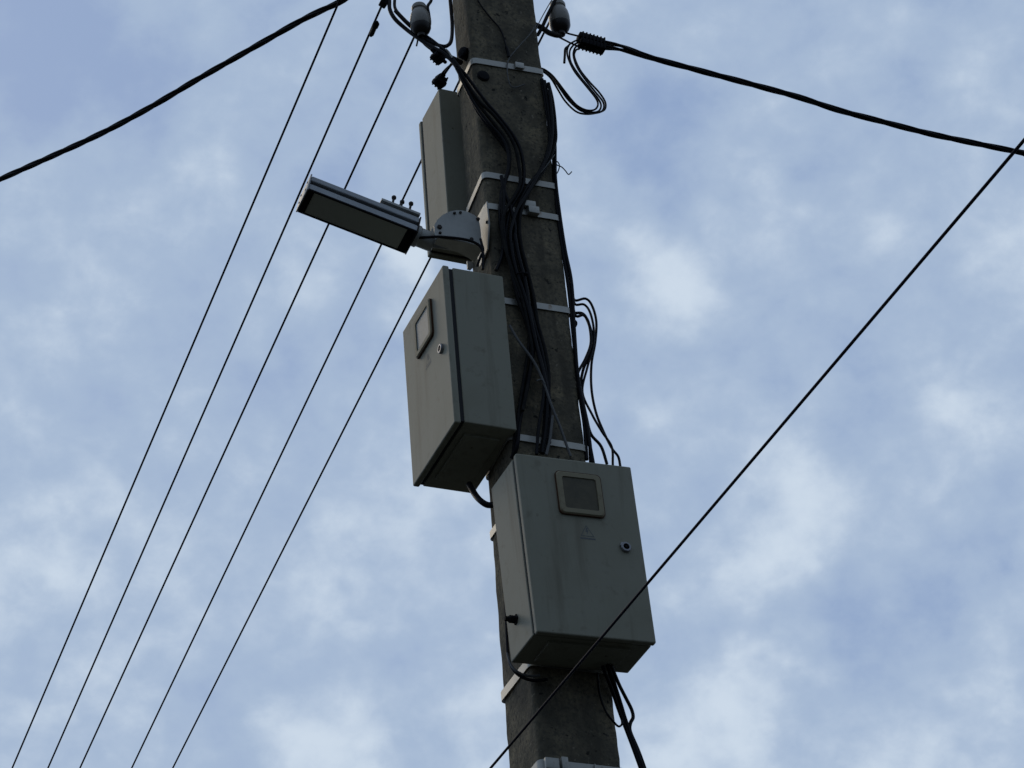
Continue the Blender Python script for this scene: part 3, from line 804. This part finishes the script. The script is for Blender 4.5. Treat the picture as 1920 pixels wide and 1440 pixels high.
pl = at(789, 51, 0.24)
insulator(pl, 0.74, 'porcelain insulator left of the pole top, above the curving cables',
          [pl + Vector((0, 0, 0.0)), pl + Vector((0, 0, -0.025)), pl + Vector((0.012, 0.01, -0.045)), pl + Vector((0.05, 0.02, -0.06)), pl + Vector((0.14, 0.05, -0.06))])
pr = at(1050, 47, 0.27)
insulator(pr, 0.78, 'porcelain insulator right of the pole top, over the cable clamp',
          [pr + Vector((0, 0, 0.0)), pr + Vector((0, 0, -0.028)), pr + Vector((-0.01, 0.0, -0.043)), pr + Vector((-0.04, 0.0, -0.040)), pr + Vector((-0.065, 0.0, -0.024)), pr + Vector((-0.115, 0.0, -0.012))])
c('jumper_cable', [(1008, 66, 0.27), (1016, 52, 0.265), (1026, 30, 0.26), (1037, 8, 0.255), (1046, -10, 0.25)], 0.26, 0.0055, 'black jumper slanting up beside the right insulator')
c('tie_wire', [(1005, 56, 0.25), (1012, 40, 0.25), (1024, 18, 0.25), (1038, -6, 0.25)], 0.25, 0.0015, 'thin pale wire slanting up along the black jumper', 'wire', mat='greycable')
c('tie_wire', [(810, -10, 0.24), (808, 2, 0.24), (802, 12, 0.235), (804, 26, 0.235), (806, 44, 0.235), (802, 54, 0.235), (797, 61, 0.24)], 0.24, 0.0046, 'black tie cable gripping the right side of the left insulator', 'cable')


# ------------------------------------------------------------------ right tension clamp, its cable and the four-core loop
pc = at(1108, 81, 0.27)
axis = (at(1150, 93, 0.27) - at(1066, 69, 0.27)).normalized()
zz = Vector((0, 0, 1)); zz = (zz - axis * zz.dot(axis)).normalized(); yy = zz.cross(axis)
cm = Matrix(((axis.x, yy.x, zz.x, pc.x), (axis.y, yy.y, zz.y, pc.y), (axis.z, yy.z, zz.z, pc.z), (0, 0, 0, 1)))
clamp = empty('tension_clamp', cm, 'black ribbed tension clamp holding the right-hand cable below an insulator', 'cable clamp')
b = bmesh.new()
add_box(b, (-0.042, -0.016, 0.001), (0.04, 0.016, 0.021), 0.003)
add_box(b, (-0.038, -0.016, -0.021), (0.044, 0.016, -0.001), 0.003)
for k in range(7):
    x = -0.034 + k * 0.0115
    add_box(b, (x, -0.018, -0.0225), (x + 0.005, 0.018, 0.0225), 0.001)
mesh_obj('body', b, M['blackplastic'], clamp)
for x in (-0.02, 0.02):
    b = bmesh.new(); add_lathe(b, [(0.005, -0.027), (0.005, 0.027)], Matrix.Translation((x, 0, 0)), 6)
    mesh_obj('bolt', b, M['darksteel'], clamp, smooth=0)
ic = cm.inverted()
for (a_, e_) in (((1050, 58, 0.28), (1086, 68, 0.265)), ((1047, 69, 0.27), (1086, 88, 0.275))):
    b = bmesh.new(); add_tube(b, [ic @ at(*a_), ic @ at((a_[0] + e_[0]) / 2, (a_[1] + e_[1]) / 2 + 0.6, 0.27), ic @ at(*e_)], 0.0028, 8)
    mesh_obj('bail_wire', b, M['darksteel'], clamp, smooth=60)

LOOPS = [
    ([(1086, 74), (1076, 78), (1066, 86), (1064, 104), (1076, 132), (1098, 160), (1117, 184), (1121, 197), (1114, 206), (1098, 206), (1080, 196), (1062, 175), (1046, 154), (1034, 140), (1020, 130), (1008, 127)], 0.262, 'innermost core'),
    ([(1086, 78), (1074, 86), (1068, 98), (1071, 118), (1088, 144), (1106, 166), (1122, 186), (1127, 199), (1121, 209), (1104, 210), (1083, 202), (1063, 180), (1048, 160), (1035, 143), (1021, 132), (1008, 129)], 0.270, 'second core'),
    ([(1086, 84), (1078, 90), (1075, 104), (1082, 126), (1098, 150), (1116, 172), (1130, 190), (1132, 202), (1126, 210), (1110, 212), (1088, 207), (1066, 188), (1050, 166), (1036, 146), (1021, 133), (1008, 131)], 0.278, 'third core'),
    ([(1086, 92), (1080, 94), (1077, 106), (1087, 130), (1104, 152), (1124, 174), (1135, 192), (1134, 205), (1122, 211), (1100, 214), (1080, 209), (1060, 190), (1046, 168), (1033, 147), (1019, 135), (1007, 132)], 0.286, 'outermost core'),
]
for px, y, w in LOOPS:
    cable('loop_cable', px, y, 0.0029, w + ' of the four-core black loop hanging from the right clamp', group='cores of the hanging loop')
c('wire_end', [(1066, 86), (1060, 92), (1059, 104), (1058, 118)], 0.26, 0.0038, 'short black cable end pointing down left of the hanging loop', 'wire')


def bundle(name, path, n, R, r, pitch, label, ramp=0.0):
    """n insulated cores laid up in a helix along the path"""
    fr = frames(path); root = None; s = 0.0; S = [0.0]
    for p_, q_ in zip(path, path[1:]): S.append(S[-1] + (q_ - p_).length)
    b_ = bmesh.new()
    for k in range(n):
        pts = []
        for p_, (t, u, v), l in zip(path, fr, S):
            a = 2 * math.pi * (l / pitch + k / n) + 0.8 * noise.noise(Vector((l * 1.3, k * 0.01, 2)))
            RR = R * (1 + ramp * max(0, 1 - l / 0.12)) * (1 + 0.12 * noise.noise(Vector((l * 6, k, 0))))
            pts.append(p_ + (u * math.cos(a) + v * math.sin(a)) * RR)
        add_tube(b_, pts, r, 8)
    o = mesh_obj(name, b_, M['cable'], loc=path[0], smooth=60)
    return tag(o, label, 'overhead cable')


def resample(path, step):
    out = [path[0]]; acc = 0.0
    for a, b_ in zip(path, path[1:]):
        L = (b_ - a).length; d_ = step - acc
        while d_ <= L:
            out.append(a.lerp(b_, d_ / L)); d_ += step
        acc = L - (d_ - step)
    return out


# right: heads off along +x, sagging a little
px = [(1128, 84), (1165, 90), (1220, 108), (1310, 132), (1420, 161), (1500, 183), (1570, 206), (1650, 227), (1740, 250), (1830, 269), (1920, 287), (2010, 305)]
p0 = pc; nrm = Vector((0.13, 1, 0)).normalized()
pts = [on_plane(u, v, p0, nrm) for u, v in px]
d_ = (pts[-1] - pts[-3]).normalized()
pts += [pts[-1] + d_ * k + Vector((0, 0, 0.012 * k * k)) for k in (1.5, 4, 8, 13)]
bundle('twisted_cable', resample(spline(pts, 10), 0.02), 4, 0.0049, 0.0046, 0.42, 'thick twisted black cable running right from the ribbed clamp', ramp=1.2)
# left: drops away to the left behind
h = ray(-7900, 4555); h.z = 0; h.normalize(); nrm = Vector((h.y, -h.x, 0))
p0 = at(640, 0, 0.6)
px = [(720, -46), (640, 2), (602, 20), (560, 41), (470, 92), (370, 149), (280, 202), (190, 250), (90, 296), (0, 336), (-90, 377)]
pts = [on_plane(u, v, p0, nrm) for u, v in px]
d_ = (pts[-1] - pts[-3]).normalized()
d0 = (pts[0] - pts[2]).normalized()
pts = [pts[0] + d0 * k for k in (2.5, 1.0)] + pts + [pts[-1] + d_ * k + Vector((0, 0, 0.012 * k * k)) for k in (1.5, 4, 8, 13)]
bundle('twisted_cable', resample(spline(pts, 10), 0.02), 4, 0.0052, 0.0049, 0.40, 'thick twisted black cable crossing the upper left sky')


# ------------------------------------------------------------------ overhead wires along the line
def wire(a, b_, label, r=0.0035, back=None, far=34.0, group='five thin overhead wires left of the pole', cat='overhead wire'):
    """a, b_: two points of the wire near the pole; it then flattens out towards the next pole"""
    d1 = b_ - a; L = d1.length; t = d1.normalized()
    pts = []
    if back: pts += [a - t * back, a - t * back * 0.5]
    n_ = 14
    pts += [a.lerp(b_, i / n_) for i in range(n_ + 1)]
    sl = t.copy()
    p = b_.copy(); step = (far) / 12
    for i in range(12):
        sl.z = t.z * (1 - 2.0 * (i + 1) / 12)
        p = p + sl.normalized() * step
        pts.append(p.copy())
    bb = bmesh.new(); add_tube(bb, pts, r, 8)
    o = mesh_obj('overhead_wire', bb, M['wire'], loc=a, smooth=60)
    return tag(o, label, cat, group)


def ydir_end(u, v, a, slope=-0.085):
    """the point seen at (u, v) on the vertical plane x = const through a, i.e. along the line of poles"""
    d = ray(u, v); n_ = Vector((1, -0.0122, 0)).normalized()
    return CAM + d * ((a - CAM).dot(n_) / d.dot(n_))


P1 = at(637, 0, 0.30); wire(P1, ydir_end(23, 1440, P1), 'leftmost of the five thin overhead wires, clear of the lamp', back=6)
P2 = at(716, 10, 0.32); w2 = wire(P2, ydir_end(90, 1440, P2), 'thin overhead wire passing right behind the lamp far end, second from left', back=6)
P3 = at(790, 40, 0.27); wire(P3, ydir_end(150, 1440, P3), 'thin overhead wire ending at the left insulator, third from left')
P4 = at(862, 150, 0.62); wire(P4, ydir_end(247, 1440, P4), 'thin overhead wire rising behind the lamp bolts, fourth from left')
P5 = at(1040, 22, 0.31); P5b = at(801, 481, 1.5)
wire(P5, ydir_end(324, 1440, P5), 'rightmost of the five thin wires, beside the middle cabinet')
b = bmesh.new()
add_lathe(b, [(0.004, -0.035), (0.0075, -0.028), (0.0075, 0.0), (0.010, 0.004), (0.010, 0.018), (0.004, 0.026)], Matrix.Translation(at(702, 52, 0.40)) @ zto(P2 - ydir_end(90, 1440, P2)), 12)
tag(mesh_obj('wire_splice', b, M['blackplastic'], loc=at(702, 52, 0.40)), 'small black splice sleeve on the second wire from left', 'wire splice')
b = bmesh.new()
add_box(b, (-0.011, -0.012, -0.02), (0.011, 0.012, 0.02), 0.003, 2, Matrix.Translation(at(722, 2, 0.31)) @ Matrix.Rotation(0.5, 4, 'Y'))
tag(mesh_obj('tap_clamp', b, M['blackplastic'], loc=at(722, 2, 0.31)), 'black tap clamp where two cables leave the second wire', 'wire clamp')
# single wire crossing in front of the lowest cabinet, running along the same line
xw = -0.75
q1 = on_plane(920, 1440, Vector((xw, 0, 0)), Vector((1, 0, 0))); q2 = on_plane(1920, 263, Vector((xw, 0, 0)), Vector((1, 0, 0)))
wire(q2, q1, 'single thin wire slanting across the lowest cabinet in front of the pole', r=0.0024, back=3, group=None, far=30)
